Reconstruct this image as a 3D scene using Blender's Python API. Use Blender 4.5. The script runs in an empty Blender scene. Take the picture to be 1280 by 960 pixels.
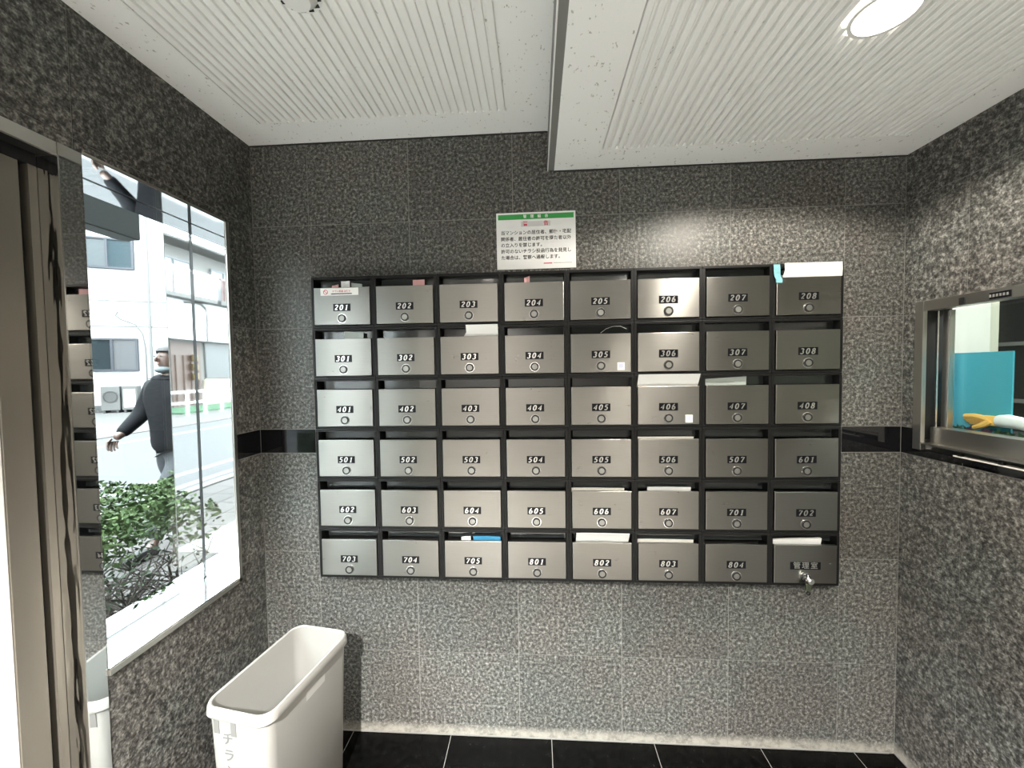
import bpy, bmesh, math, random
from mathutils import Vector, Matrix
random.seed(7)
S = bpy.context.scene
COL = S.collection

# ------------------------------------------------------------------ camera
cam_d = bpy.data.cameras.new('camera')
cam = bpy.data.objects.new('camera', cam_d); COL.objects.link(cam)
FPX, PITCH, YAW, ROLL = 497.2851, 0.0368, -0.0613, -0.0143
fv = Vector((math.sin(YAW)*math.cos(PITCH), math.cos(YAW)*math.cos(PITCH), -math.sin(PITCH)))
rv = fv.cross(Vector((0, 0, 1))).normalized(); uv = rv.cross(fv)
r2 = math.cos(ROLL)*rv + math.sin(ROLL)*uv; u2 = -math.sin(ROLL)*rv + math.cos(ROLL)*uv
M = Matrix((r2, u2, -fv)).transposed().to_4x4(); M.translation = (-0.3184, -1.5269, 1.4631)
cam.matrix_world = M
cam_d.sensor_fit = 'HORIZONTAL'; cam_d.sensor_width = 36; cam_d.lens = 36*FPX/1280
cam_d.clip_start = 0.02; cam_d.clip_end = 300
S.camera = cam

# ------------------------------------------------------------------ sky and exposure
W = bpy.data.worlds.new('overcast'); S.world = W; W.use_nodes = True
bg = W.node_tree.nodes['Background']
bg.inputs[0].default_value = (0.90, 0.95, 1.0, 1); bg.inputs[1].default_value = 8.0
S.view_settings.view_transform = 'Standard'; S.view_settings.look = 'None'
S.view_settings.exposure = 1.8; S.view_settings.gamma = 1.0
LAMP_W = (24.0, 70.0, 640.0)          # power of each ceiling downlight
ROOM_LIGHT = 15.0      # added tube lighting the reception room

# room measures (metres, floor = 0, mailbox wall at y = 0)
XL, XR = -1.4284, 1.0065
ZH, ZL = 2.350, 2.2035
YB = -3.0
OX = -1.64             # outer face of the street wall
Z1 = 0.3403

# ------------------------------------------------------------------ materials
def mat(name, col=(.8,.8,.8), rough=.5, metal=0, spec=.5, aniso=0, arot=0, coat=0, alpha=1):
    m = bpy.data.materials.new(name); m.use_nodes = True
    b = m.node_tree.nodes['Principled BSDF']
    b.inputs['Base Color'].default_value = (*col, 1); b.inputs['Roughness'].default_value = rough
    b.inputs['Metallic'].default_value = metal; b.inputs['Specular IOR Level'].default_value = spec
    b.inputs['Anisotropic'].default_value = aniso; b.inputs['Anisotropic Rotation'].default_value = arot
    b.inputs['Coat Weight'].default_value = coat; b.inputs['Alpha'].default_value = alpha
    return m
def N(m, t, **k):
    n = m.node_tree.nodes.new(t)
    for a, v in k.items():
        if hasattr(n, a) and a not in n.inputs: setattr(n, a, v)
        else: n.inputs[a].default_value = v
    return n
def LK(m, a, b): m.node_tree.links.new(a, b)
def BS(m): return m.node_tree.nodes['Principled BSDF']
def noise(m, scale, detail=2, vec=None, rough=.5):
    n = m.node_tree.nodes.new('ShaderNodeTexNoise'); n.inputs['Scale'].default_value = scale
    n.inputs['Detail'].default_value = detail; n.inputs['Roughness'].default_value = rough
    if vec is not None: LK(m, vec, n.inputs['Vector'])
    return n.outputs[0]
def ramp(m, fac, stops):
    r = m.node_tree.nodes.new('ShaderNodeValToRGB'); e = r.color_ramp.elements
    while len(e) < len(stops): e.new(.5)
    for i, (p, c) in enumerate(stops):
        e[i].position = p; e[i].color = (*c, 1) if len(c) == 3 else c
    LK(m, fac, r.inputs[0]); return r.outputs[0]
def mix(m, fac, a, b, mode='MIX'):
    n = m.node_tree.nodes.new('ShaderNodeMix'); n.data_type = 'RGBA'; n.blend_type = mode
    for i, v in ((0, fac), (6, a), (7, b)):
        if isinstance(v, bpy.types.NodeSocket): LK(m, v, n.inputs[i])
        elif i == 0: n.inputs[0].default_value = v
        else: n.inputs[i].default_value = (*v, 1)
    return n.outputs[2]
def math_(m, op, a, b=0.0):
    n = m.node_tree.nodes.new('ShaderNodeMath'); n.operation = op
    for i, v in ((0, a), (1, b)):
        if isinstance(v, bpy.types.NodeSocket): LK(m, v, n.inputs[i])
        else: n.inputs[i].default_value = v
    return n.outputs[0]
def bump(m, h, strength=.3, dist=.002):
    n = m.node_tree.nodes.new('ShaderNodeBump'); n.inputs['Strength'].default_value = strength
    n.inputs['Distance'].default_value = dist; LK(m, h, n.inputs['Height'])
    LK(m, n.outputs[0], BS(m).inputs['Normal'])
def pos(m):
    return m.node_tree.nodes.new('ShaderNodeNewGeometry').outputs['Position']
def scaled(m, vec, s):
    n = m.node_tree.nodes.new('ShaderNodeMapping'); n.inputs['Scale'].default_value = s
    LK(m, vec, n.inputs['Vector']); return n.outputs[0]
def objrand(m): return m.node_tree.nodes.new('ShaderNodeObjectInfo').outputs['Random']
def setc(m, c): LK(m, c, BS(m).inputs['Base Color'])

# grey flamed stone tile
STONE = mat('grey speckled stone', rough=.42, spec=.2)
p = pos(STONE)
g1 = noise(STONE, 92, 3, p, .62); g2 = noise(STONE, 200, 2, p); big = noise(STONE, 3.2, 2, p)
gs = math_(STONE, 'ADD', math_(STONE, 'MULTIPLY', g1, .72), math_(STONE, 'MULTIPLY', g2, .28))
c = ramp(STONE, gs, [(.34, (.022,.0215,.020)), (.46, (.066,.065,.061)), (.55, (.142,.140,.131)), (.68, (.34,.335,.312))])
tint = ramp(STONE, big, [(.35, (.96,1.0,.985)), (.62, (1.0,.965,.94))])
c = mix(STONE, 1.0, c, tint, 'MULTIPLY')
tone = ramp(STONE, objrand(STONE), [(0, (.86,.86,.86)), (1, (1.1,1.1,1.1))])
c = mix(STONE, 1.0, c, tone, 'MULTIPLY')
sep = STONE.node_tree.nodes.new('ShaderNodeSeparateXYZ'); LK(STONE, p, sep.inputs[0])
wob = math_(STONE, 'MULTIPLY', noise(STONE, 9, 3, p), .018)
lim = ramp(STONE, math_(STONE, 'ADD', sep.outputs[2], wob), [(.030, (1,1,1)), (.058, (0,0,0))])
lim = math_(STONE, 'MULTIPLY', lim, ramp(STONE, noise(STONE, 30, 3, p), [(.3, (.35,.35,.35)), (.6, (.85,.85,.85))]))
c = mix(STONE, lim, c, (.34,.32,.275))
setc(STONE, c); bump(STONE, gs, .35, .003)
LK(STONE, ramp(STONE, gs, [(.35, (.30,.30,.30)), (.7, (.52,.52,.52))]), BS(STONE).inputs['Roughness'])

BOUNCE_TILE = mat('pale bounce floor tile', (.38,.365,.335), .5)
CREAM_WALL = mat('cream painted wall', (.08,.075,.068), .6)
GROUT = mat('pale grout', (.21,.205,.19), .9)
BLACK_TILE = mat('polished black stone', (.006,.006,.007), .06, spec=.6)
FLOOR_TILE = mat('black floor tile', (.004,.004,.004), .16, spec=.10)
p = pos(FLOOR_TILE); n1 = noise(FLOOR_TILE, 40, 4, p)
LK(FLOOR_TILE, ramp(FLOOR_TILE, n1, [(.3, (.10,.10,.10)), (.7, (.28,.28,.28))]), BS(FLOOR_TILE).inputs['Roughness'])
setc(FLOOR_TILE, ramp(FLOOR_TILE, n1, [(.4, (.0015,.0015,.0015)), (.75, (.004,.004,.0037))]))

CEIL = mat('white mineral ceiling board', rough=.85)
p = pos(CEIL)
wn = noise(CEIL, 26, 2, p); fis = noise(CEIL, 120, 1, scaled(CEIL, p, (1, .55, 1)))
f = math_(CEIL, 'MULTIPLY', ramp(CEIL, fis, [(.66, (0,0,0)), (.70, (1,1,1))]), ramp(CEIL, wn, [(.48, (0,0,0)), (.56, (1,1,1))]))
setc(CEIL, mix(CEIL, f, (.92,.92,.90), (.52,.51,.47)))
RIB = mat('white ribbed board', (.92,.92,.90), .8)
TRIM = mat('grey painted trim', (.20,.20,.19), .5)
WHITE = mat('white paint', (.82,.82,.80), .5)

STEEL = mat('brushed door steel', (.66,.63,.57), .27, 1, aniso=.85, arot=0.25)
tn = STEEL.node_tree.nodes.new('ShaderNodeTangent'); tn.direction_type = 'RADIAL'; tn.axis = 'Z'
LK(STEEL, tn.outputs[0], BS(STEEL).inputs['Tangent'])
p = pos(STEEL); br = noise(STEEL, 60, 2, scaled(STEEL, p, (.25, 1, 30)))
sm = noise(STEEL, 22, 3, p)
LK(STEEL, math_(STEEL, 'ADD', math_(STEEL, 'MULTIPLY', sm, .04), math_(STEEL, 'ADD', math_(STEEL, 'MULTIPLY', br, .02), .255)), BS(STEEL).inputs['Roughness'])
setc(STEEL, mix(STEEL, 1.0, ramp(STEEL, br, [(.3, (.31,.30,.28)), (.7, (.335,.325,.303))]), ramp(STEEL, objrand(STEEL), [(0, (.93,.93,.93)), (1, (1,1,1))]), 'MULTIPLY'))
FRAME_STEEL = mat('brushed frame steel', (.56,.54,.50), .32, 1)
DARK_STEEL = mat('bronze toned door steel', (.21,.188,.155), .38, .55)
MIRROR = mat('mirror polished steel', (.86,.87,.87), .025, 1)
p = pos(MIRROR); bump(MIRROR, noise(MIRROR, 2.2, 1, scaled(MIRROR, p, (1,1,1.0))), .05, .02)
WAVY = mat('rippled polished steel', (.75,.76,.76), .06, 1)
p = pos(WAVY); bump(WAVY, noise(WAVY, 22, 2, scaled(WAVY, p, (1,1,.16))), .6, .012)
CHROME = mat('chrome', (.85,.85,.84), .18, 1)
SATIN = mat('satin lock face', (.42,.42,.40), .4, 1)
CASE = mat('black mailbox casing', (.008,.008,.008), .4, spec=.25)
CAVITY = mat('dark mailbox inside', (.012,.011,.010), .7, spec=.2)
PLATE = mat('glossy black number plate', (.006,.006,.008), .3, spec=.25)
DIGIT = mat('silver numeral', (.80,.80,.78), .28, 1)
RUBBER = mat('black rubber', (.01,.01,.01), .5)
FLAP = mat('smoked acrylic flap', (.030,.034,.034), .10, spec=.7, coat=.3)
PAPER = mat('white paper', (.86,.86,.84), .6)
PAPER_OLD = mat('off white paper', (.80,.77,.70), .65)
PINK = mat('pale pink print', (.75,.42,.42), .6)
GREEN = mat('green print', (.035,.30,.065), .45)
RED = mat('red print', (.62,.06,.12), .5)
PALE_PINK = mat('pale grey pink print', (.62,.60,.60), .5)
INK = mat('black ink', (.03,.03,.03), .6)
GREY_INK = mat('dark grey ink', (.13,.13,.13), .6)
BLUE = mat('blue printed paper', (.06,.30,.52), .5)
BLUE_TAPE = mat('pale blue tape', (.33,.66,.72), .5)
CLEAR_BAG = mat('pale translucent sheet', (.42,.47,.44), .3)
BIN = mat('white bin plastic', (.30,.293,.272), .38)
BIN_TAPE = mat('grey tape remnant', (.15,.148,.14), .55)
BIN_LABEL = mat('faded label', (.42,.41,.39), .5)
WIRE = mat('thin steel wire', (.6,.6,.58), .3, 1)
def glass(name, tint=(.93,.97,.96), r=.0, extra=0.0):
    m = bpy.data.materials.new(name); m.use_nodes = True; nt = m.node_tree; nt.nodes.clear()
    o = nt.nodes.new('ShaderNodeOutputMaterial'); t = nt.nodes.new('ShaderNodeBsdfTransparent')
    g = nt.nodes.new('ShaderNodeBsdfGlossy'); mx = nt.nodes.new('ShaderNodeMixShader')
    t.inputs[0].default_value = (*tint, 1); g.inputs['Roughness'].default_value = r
    lw = nt.nodes.new('ShaderNodeLayerWeight'); lw.inputs['Blend'].default_value = .5
    pw = nt.nodes.new('ShaderNodeMath'); pw.operation = 'POWER'; pw.inputs[1].default_value = 5
    ml = nt.nodes.new('ShaderNodeMath'); ml.operation = 'MULTIPLY_ADD'; ml.inputs[1].default_value = .9; ml.inputs[2].default_value = .035+extra
    nt.links.new(lw.outputs['Facing'], pw.inputs[0]); nt.links.new(pw.outputs[0], ml.inputs[0]); nt.links.new(ml.outputs[0], mx.inputs[0])
    nt.links.new(t.outputs[0], mx.inputs[1]); nt.links.new(g.outputs[0], mx.inputs[2]); nt.links.new(mx.outputs[0], o.inputs[0])
    return m
GLASS = glass('clear window glass')
def emit(name, col, s):
    m = bpy.data.materials.new(name); m.use_nodes = True; b = BS(m)
    b.inputs['Base Color'].default_value = (.8,.8,.8,1)
    b.inputs['Emission Color'].default_value = (*col, 1); b.inputs['Emission Strength'].default_value = s; return m
LENS = emit('lit lamp lens', (1.0,.93,.84), 5.0)
# outdoors
ASPHALT = mat('pale asphalt', rough=.85); p = pos(ASPHALT)
setc(ASPHALT, ramp(ASPHALT, noise(ASPHALT, 30, 4, p), [(.3, (.085,.09,.098)), (.7, (.11,.115,.122))]))
PAVE = mat('concrete pavement', rough=.9); p = pos(PAVE)
setc(PAVE, ramp(PAVE, noise(PAVE, 8, 4, p), [(.3, (.030,.029,.027)), (.7, (.040,.039,.037))]))
PAVER = mat('pinkish paving slab', rough=.9)
setc(PAVER, ramp(PAVER, objrand(PAVER), [(0, (.13,.12,.11)), (1, (.18,.155,.145))]))
LINE = mat('white road paint', (.36,.36,.35), .7)
FACADE = mat('white rendered facade', (.50,.50,.50), .8)
FACADE2 = mat('cream facade', (.30,.29,.27), .8)
SOFFIT = mat('grey eaves', (.15,.15,.145), .8)
WIN_BLUE = mat('blue tinted window', (.09,.14,.165), .15)
WIN_PALE = mat('pale curtained window', (.17,.20,.215), .3)
WIN_GREY = mat('dark grey window', (.04,.06,.07), .12)
WIN_LIGHT = mat('light grey blind', (.15,.155,.165), .4)
WFRAME = mat('slate window frame', (.06,.07,.10), .4)
AC = mat('ivory unit casing', (.24,.24,.23), .5)
AC_DARK = mat('dark grille', (.06,.06,.06), .5)
SHUT = mat('grey roller shutter', (.12,.13,.135), .5)
REDRAIL = mat('faded red railing', (.25,.07,.06), .5)
GREENMAT = mat('green ground strip', (.02,.20,.06), .8)
WOOD = mat('brown wooden shopfront', (.13,.06,.035), .6)
YEL = mat('yellow lantern paper', (.35,.23,.07), .6)
SIGNBOX = mat('dark sign box', (.030,.036,.036), .5)
SIGNFACE = mat('grey sign face', (.075,.085,.085), .35)
LEAF = mat('hedge leaf', rough=.7, spec=.15)
setc(LEAF, ramp(LEAF, noise(LEAF, 14, 3, pos(LEAF)), [(.3, (.016,.030,.010)), (.5, (.035,.060,.020)), (.72, (.075,.105,.042))]))
BARK = mat('dark twig', (.035,.028,.022), .8)
SKIN = mat('skin', (.34,.20,.15), .5)
HAIR = mat('dark hair', (.025,.02,.02), .6)
JACKET = mat('navy padded jacket', (.010,.012,.017), .85, spec=.15)
TROUSER = mat('blue grey trousers', (.09,.105,.125), .8)
MASK = mat('pale blue face mask', (.35,.43,.46), .7)
OD = .20      # the overcast sky is strong, so street surfaces are mid grey rather than bright
for m_ in (ASPHALT, LINE, FACADE2, SOFFIT, WIN_BLUE, WIN_PALE, WIN_GREY, WIN_LIGHT, WFRAME, AC, AC_DARK, SHUT, REDRAIL, GREENMAT, WOOD, YEL, SKIN, HAIR, JACKET, TROUSER, MASK, PAVER):
    c_ = BS(m_).inputs['Base Color']; c_.default_value = [v*OD for v in c_.default_value[:3]]+[1]
    for n_ in m_.node_tree.nodes:
        if n_.type == 'VALTORGB':
            for e_ in n_.color_ramp.elements: e_.color = [v*OD for v in e_.color[:3]]+[1]
BS(FACADE).inputs['Base Color'].default_value = (.24,.24,.24,1)
# reception
BEIGE = mat('beige painted panel', (.42,.41,.34), .7)
DARKCAB = mat('dark cabinet', (.018,.018,.020), .4)
TEAL = mat('turquoise plastic board', (.06,.33,.42), .25)
TEAL_EDGE = mat('pale turquoise edge', (.30,.58,.60), .2)
GLOVE_Y = mat('yellow rubber coating', (.85,.50,.13), .45)
GLOVE_W = mat('white knitted cuff', (.72,.72,.74), .85)
PLANT = mat('dark foliage', (.035,.075,.035), .45)
PLANT_P = mat('purple foliage', (.12,.045,.09), .45)

# ------------------------------------------------------------------ mesh helpers
def bx(bm, x0, x1, y0, y1, z0, z1, bev=0):
    vs = [bm.verts.new((x, y, z)) for x in (x0, x1) for y in (y0, y1) for z in (z0, z1)]
    fs = [bm.faces.new([vs[i] for i in q]) for q in ((0,1,3,2), (4,6,7,5), (0,4,5,1), (2,3,7,6), (0,2,6,4), (1,5,7,3))]
    if bev:
        es = set(e for f in fs for e in f.edges)
        bmesh.ops.bevel(bm, geom=list(es), offset=bev, segments=2, affect='EDGES', profile=.5)
def cyl(bm, c, r, h, axis='Z', seg=24, r2=None):
    rot = {'Z': Matrix(), 'Y': Matrix.Rotation(math.pi/2, 4, 'X'), 'X': Matrix.Rotation(math.pi/2, 4, 'Y')}[axis]
    bmesh.ops.create_cone(bm, cap_ends=True, segments=seg, radius1=r, radius2=r if r2 is None else r2, depth=h, matrix=Matrix.Translation(c) @ rot)
def ring(bm, c, ro, ri, h, axis='Z', seg=32):
    # annulus with thickness h, centred at c
    def P(a, r, t):
        u, v = r*math.cos(a), r*math.sin(a)
        return {'Z': (c[0]+u, c[1]+v, c[2]+t), 'Y': (c[0]+u, c[1]+t, c[2]+v), 'X': (c[0]+t, c[1]+u, c[2]+v)}[axis]
    rows = []
    for i in range(seg):
        a = 2*math.pi*i/seg
        rows.append([bm.verts.new(P(a, ro, -h/2)), bm.verts.new(P(a, ro, h/2)), bm.verts.new(P(a, ri, h/2)), bm.verts.new(P(a, ri, -h/2))])
    for i in range(seg):
        A, B = rows[i], rows[(i+1) % seg]
        for k in range(4): bm.faces.new((A[k], B[k], B[(k+1) % 4], A[(k+1) % 4]))
def tube(bm, pts, r, seg=8):
    pts = [Vector(p) for p in pts]; prev = None
    rad = r if isinstance(r, (list, tuple)) else [r]*len(pts)
    for i, p in enumerate(pts):
        d = (pts[min(i+1, len(pts)-1)] - pts[max(i-1, 0)]).normalized()
        a = d.cross(Vector((0, 0, 1)) if abs(d.z) < .9 else Vector((1, 0, 0))).normalized(); b = d.cross(a)
        rg = [bm.verts.new(p + rad[i]*(math.cos(2*math.pi*k/seg)*a + math.sin(2*math.pi*k/seg)*b)) for k in range(seg)]
        if prev:
            for k in range(seg): bm.faces.new((prev[k], prev[(k+1) % seg], rg[(k+1) % seg], rg[k]))
        else: bm.faces.new(rg[::-1])
        prev = rg
    bm.faces.new(prev)
def mesh(name, bm, m, smooth=False):
    bmesh.ops.recalc_face_normals(bm, faces=bm.faces)
    me = bpy.data.meshes.new(name); bm.to_mesh(me); bm.free()
    ms = m if isinstance(m, list) else [m]
    for x in ms: me.materials.append(x)
    if smooth:
        for pl in me.polygons: pl.use_smooth = True
        try: me.set_sharp_from_angle(angle=math.radians(40))
        except Exception: pass
    return me
def link(name, data, parent=None, loc=(0,0,0), rot=(0,0,0)):
    o = bpy.data.objects.new(name, data); COL.objects.link(o)
    o.location = loc; o.rotation_euler = rot
    if parent: o.parent = parent
    return o
def obj(name, fn, m, parent=None, loc=(0,0,0), rot=(0,0,0), smooth=False, label=None):
    bm = bmesh.new(); fn(bm); o = link(name, mesh(name, bm, m, smooth), parent, loc, rot)
    if label: o['label'] = label
    return o
def box(name, b, m, parent=None, bev=0, **k):
    return obj(name, lambda bm: bx(bm, *b, bev), m, parent, **k)
def tag(o, label, cat, group=None):
    o['label'] = label; o['category'] = cat
    if group: o['group'] = group
    return o
def struct(o, label=None):
    o['kind'] = 'structure'
    if label: o['label'] = label
    return o
def thing(name, label, cat, loc=(0,0,0), rz=0, group=None):
    o = link(name, None, None, loc, (0, 0, rz)); o.empty_display_size = .05
    return tag(o, label, cat, group)
def text_mesh(body, size, shear=0, off=0, align='CENTER', spacing=1, line=1):
    cu = bpy.data.curves.new('text', 'FONT'); cu.body = body; cu.size = size; cu.shear = shear; cu.offset = off
    cu.align_x = align; cu.align_y = 'CENTER'; cu.space_character = spacing; cu.space_line = line; cu.resolution_u = 2
    o = bpy.data.objects.new('text', cu); COL.objects.link(o)
    dg = bpy.context.evaluated_depsgraph_get(); me = bpy.data.meshes.new_from_object(o.evaluated_get(dg))
    bpy.data.objects.remove(o); bpy.data.curves.remove(cu)
    return me
RX = math.pi/2

# ------------------------------------------------------------------ walls, floor, ceiling
def subtract(rects, h):
    out = []
    for (a0, a1, b0, b1) in rects:
        x0, x1, y0, y1 = max(a0, h[0]), min(a1, h[1]), max(b0, h[2]), min(b1, h[3])
        if x0 >= x1 or y0 >= y1: out.append((a0, a1, b0, b1)); continue
        if a0 < x0: out.append((a0, x0, b0, b1))
        if x1 < a1: out.append((x1, a1, b0, b1))
        if b0 < y0: out.append((x0, x1, b0, y0))
        if y1 < b1: out.append((x0, x1, y1, b1))
    return out
ZROWS = [0, Z1, Z1+.4, Z1+.8, Z1+.896, Z1+1.296, Z1+1.696, 2.42]
G = .00125
def tile_wall(wall, axis, plane, sgn, us, u_lo, u_hi, holes, zmax=2.42):
    """axis 'Y': wall in x-z; axis 'X': wall in y-z. Tiles stand 12 mm thick, face on the plane."""
    edges = [u_lo] + [u for u in us if u_lo < u < u_hi] + [u_hi]
    for i in range(len(edges)-1):
        for j in range(len(ZROWS)-1):
            z0, z1 = ZROWS[j], min(ZROWS[j+1], zmax)
            rs = [(edges[i]+G, edges[i+1]-G, z0+G, z1-G)]
            for h in holes: rs = subtract(rs, h)
            rs = [r for r in rs if r[1]-r[0] > .004 and r[3]-r[2] > .004]
            if not rs: continue
            bm = bmesh.new()
            for (a0, a1, b0, b1) in rs:
                t0, t1 = sorted((plane, plane + sgn*.012))
                if axis == 'Y': bx(bm, a0, a1, t0, t1, b0, b1)
                else: bx(bm, t0, t1, a0, a1, b0, b1)
            link('tile', mesh('tile', bm, BLACK_TILE if j == 3 else STONE), wall)
def slab(name, axis, plane, sgn, th, u_lo, u_hi, z0, z1, holes, m):
    rs = [(u_lo, u_hi, z0, z1)]
    for h in holes: rs = subtract(rs, h)
    bm = bmesh.new()
    for (a0, a1, b0, b1) in rs:
        t0, t1 = sorted((plane + sgn*.0015, plane + sgn*th))
        if axis == 'Y': bx(bm, a0, a1, t0, t1, b0, b1)
        else: bx(bm, t0, t1, a0, a1, b0, b1)
    return struct(link(name, mesh(name, bm, m)))
ux = [-1.2, -.8, -.4, 0, .4, .8]
uy = [-.211-.4*i for i in range(8)][::-1]
wb = slab('wall_back', 'Y', 0, 1, .15, XL-.21, XR+.012, 0, 2.5, [], GROUT)
tile_wall(wb, 'Y', 0, 1, ux, XL, XR, [])
WY0, WY1, WZ0, WZ1 = -.597, -.150, .706, 2.007       # window opening
DY0 = -2.25                                          # far end of the entrance
hl = [(WY0, WY1, WZ0, WZ1), (DY0, WY0, -.01, WZ1)]
wl = slab('wall_left', 'X', XL, -1, .21, YB, -.001, 0, 2.5, hl, GROUT)
tile_wall(wl, 'X', XL, -1, uy, YB, 0, hl)
RY0, RY1, RZ0, RZ1 = -1.45, -.055, 1.166, 1.675      # reception window opening
hr = [(RY0, RY1, RZ0, RZ1)]
wr = slab('wall_right', 'X', XR, 1, .10, YB, -.001, 0, 2.5, hr, GROUT)
tile_wall(wr, 'X', XR, 1, uy, YB, 0, hr)
wf = struct(box('wall_front', (XL-.21, XR+.1, YB-.1, YB, 0, 2.5), CREAM_WALL))
fl = struct(box('floor', (XL-.21, XR+.1, YB, .1, -.1, -.0015), GROUT))
fx = [XL, -1.078, -.677, -.275, .122, .521, .861, XR]
fy = [0, -.36, -.76, -1.16, -1.56, -1.96, -2.36, -2.76, YB]
for i in range(len(fx)-1):
    for j in range(len(fy)-1):
        box('tile', (fx[i]+.0015, fx[i+1]-.0015, fy[j+1]+.0015, fy[j]-.0015, -.012, 0), FLOOR_TILE if j < 4 else BOUNCE_TILE, fl)  # unseen rear rows are made pale to bounce lamp light onto the ceiling

ce = struct(box('ceiling', (XL-.21, XR+.1, YB-.1, .15, 2.42, 2.5), WHITE))
LAMPS = [(.425, -.615), (.425, -1.95), (-.78, -2.45)]  # second lamp is added out of view to brighten the room
def ceiling_board(x0, x1, z, sx0, sx1, pitch, n, prof, holes=[]):
    sy1, sy0 = -.131, YB+.13
    def fn(bm):
        for r in subtract([(x0, x1, YB, -.002)], (sx0, sx1, sy0, sy1)): bx(bm, r[0], r[1], r[2], r[3], z, z+.05)
        bx(bm, sx0, sx1, sy0, sy1, z+(.0115 if x0 > -1 else .0085), z+.05)
    obj('ceiling_board', fn, CEIL, ce)
    for i in range(n):
        xc = sx0 + (i+.5)*pitch; segs = [(sy0+.001, sy1-.001)]
        for (hx, hy, hr_) in holes:
            if abs(xc-hx) < hr_+pitch*.3:
                hw = math.sqrt(max(0, (hr_+.002)**2-(xc-hx)**2)); new = []
                for (a, b) in segs:
                    if a < hy-hw and hy+hw < b: new += [(a, hy-hw), (hy+hw, b)]
                    else: new.append((a, b))
                segs = new
        def fr(bm):
            for (a, b) in segs:
                ra = [bm.verts.new((xc+px*pitch, a, z+.007-pz)) for px, pz in prof]
                rb = [bm.verts.new((xc+px*pitch, b, z+.007-pz)) for px, pz in prof]
                for k in range(len(prof)): bm.faces.new((ra[k], rb[k], rb[(k+1) % len(prof)], ra[(k+1) % len(prof)]))
                bm.faces.new(ra); bm.faces.new(rb[::-1])
        obj('rib', fr, RIB, ce)
ceiling_board(XL, -.265, ZH, -1.291, -.409, .0267, 33, [(-.37,-.0014), (-.35,.0055), (-.30,.007), (.30,.007), (.35,.0055), (.37,-.0014)],
              [(x, y, .064) for x, y in LAMPS[2:]])
ceiling_board(-.243, XR, ZL, -.087, .901, .0247, 40, [(-.34,-.0045), (-.33,.0050), (-.27,.007), (.20,.007), (.31,.0050), (.33,-.0045)],
              [(x, y, .064) for x, y in LAMPS[:2]])
tr = struct(box('trim_1', (-.265, -.243, YB, -.002, ZL+.0015, 2.42), TRIM), 'grey step trim between the two ceiling heights')
box('trim_lip', (-.268, -.2645, YB, -.002, ZL-.001, ZL+.010), WHITE, tr)
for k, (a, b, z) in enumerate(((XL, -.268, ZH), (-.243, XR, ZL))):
    struct(box('trim_%d' % (k+2), (a+.001, b-.001, -.004, -.0005, z-.004, z-.0003), RUBBER), 'thin black strip drawn as the shadow line under the ceiling edge')  # black strip draws the shadow gap where wall meets ceiling
# plain base line of grout at the foot of the mailbox wall
struct(obj('baseboard_back', lambda bm: bx(bm, XL+.02, XR-.02, -.0035, -.0003, .0003, .004), GROUT))

# ------------------------------------------------------------------ window in the left wall (mirror reveals, glass in the middle)
wd = struct(link('window_1', None), 'street window with mirror polished steel reveals')
t = .003
GX = -1.552
obj('reveal_panel', lambda bm: (bx(bm, OX-.012, GX-.006, WY1-t, WY1, WZ0, WZ1), bx(bm, GX+.006, XL+.004, WY1-t, WY1, WZ0, WZ1)), MIRROR, wd)
obj('reveal_panel', lambda bm: bx(bm, OX-.012, XL+.0, WY0, WY0+t, WZ0, WZ1), MIRROR, wd)
obj('soffit_panel', lambda bm: (bx(bm, OX-.012, GX-.006, WY0, WY1, WZ1-t, WZ1), bx(bm, GX+.006, XL+.004, WY0, WY1, WZ1-t, WZ1)), MIRROR, wd)
obj('sill', lambda bm: (bx(bm, OX-.015, GX-.006, WY0, WY1, WZ0-.002, WZ0+t), bx(bm, GX+.006, XL+.006, WY0, WY1, WZ0-.002, WZ0+t, .001)), MIRROR, wd)
obj('glazing_channel', lambda bm: (bx(bm, GX-.006, GX+.006, WY1-.0015, WY1, WZ0, WZ1), bx(bm, GX-.006, GX+.006, WY0, WY1, WZ1-.0015, WZ1), bx(bm, GX-.006, GX+.006, WY0, WY1, WZ0, WZ0+.0015)), RUBBER, wd)
box('glass_pane', (GX-.002, GX+.002, WY0+.003, WY1-.003, WZ0+.003, WZ1-.003), GLASS, wd)
obj('frame_edge', lambda bm: (bx(bm, XL, XL+.009, WY1-.001, WY1+.014, WZ0-.014, WZ1), bx(bm, XL, XL+.009, WY0, WY1+.014, WZ0-.016, WZ0-.001),
    bx(bm, XL, XL+.005, WY0, WY1+.002, WZ1-.001, WZ1+.006)), FRAME_STEEL, wd)

# polished column between window and entrance
pt = tag(box('steel_post', (-1.50, XL+.002, -.6455, -.5985, 0, 1.9775), MIRROR, bev=.0008),
         'mirror polished steel post between the entrance door and the street window, reflecting the mailboxes', 'post')
box('rippled_side', (-1.4775, XL-.001, -.6475, -.6456, .0, 1.9765), WAVY, pt, label='rippled steel side of the post')
box('edge_bead', (XL-.0005, XL+.0035, -.648, -.645, .0, 1.9765), CHROME, pt)
box('post_cap', (-1.50, XL+.004, -.6475, -.598, 1.978, 2.0065), FRAME_STEEL, pt)

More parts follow.
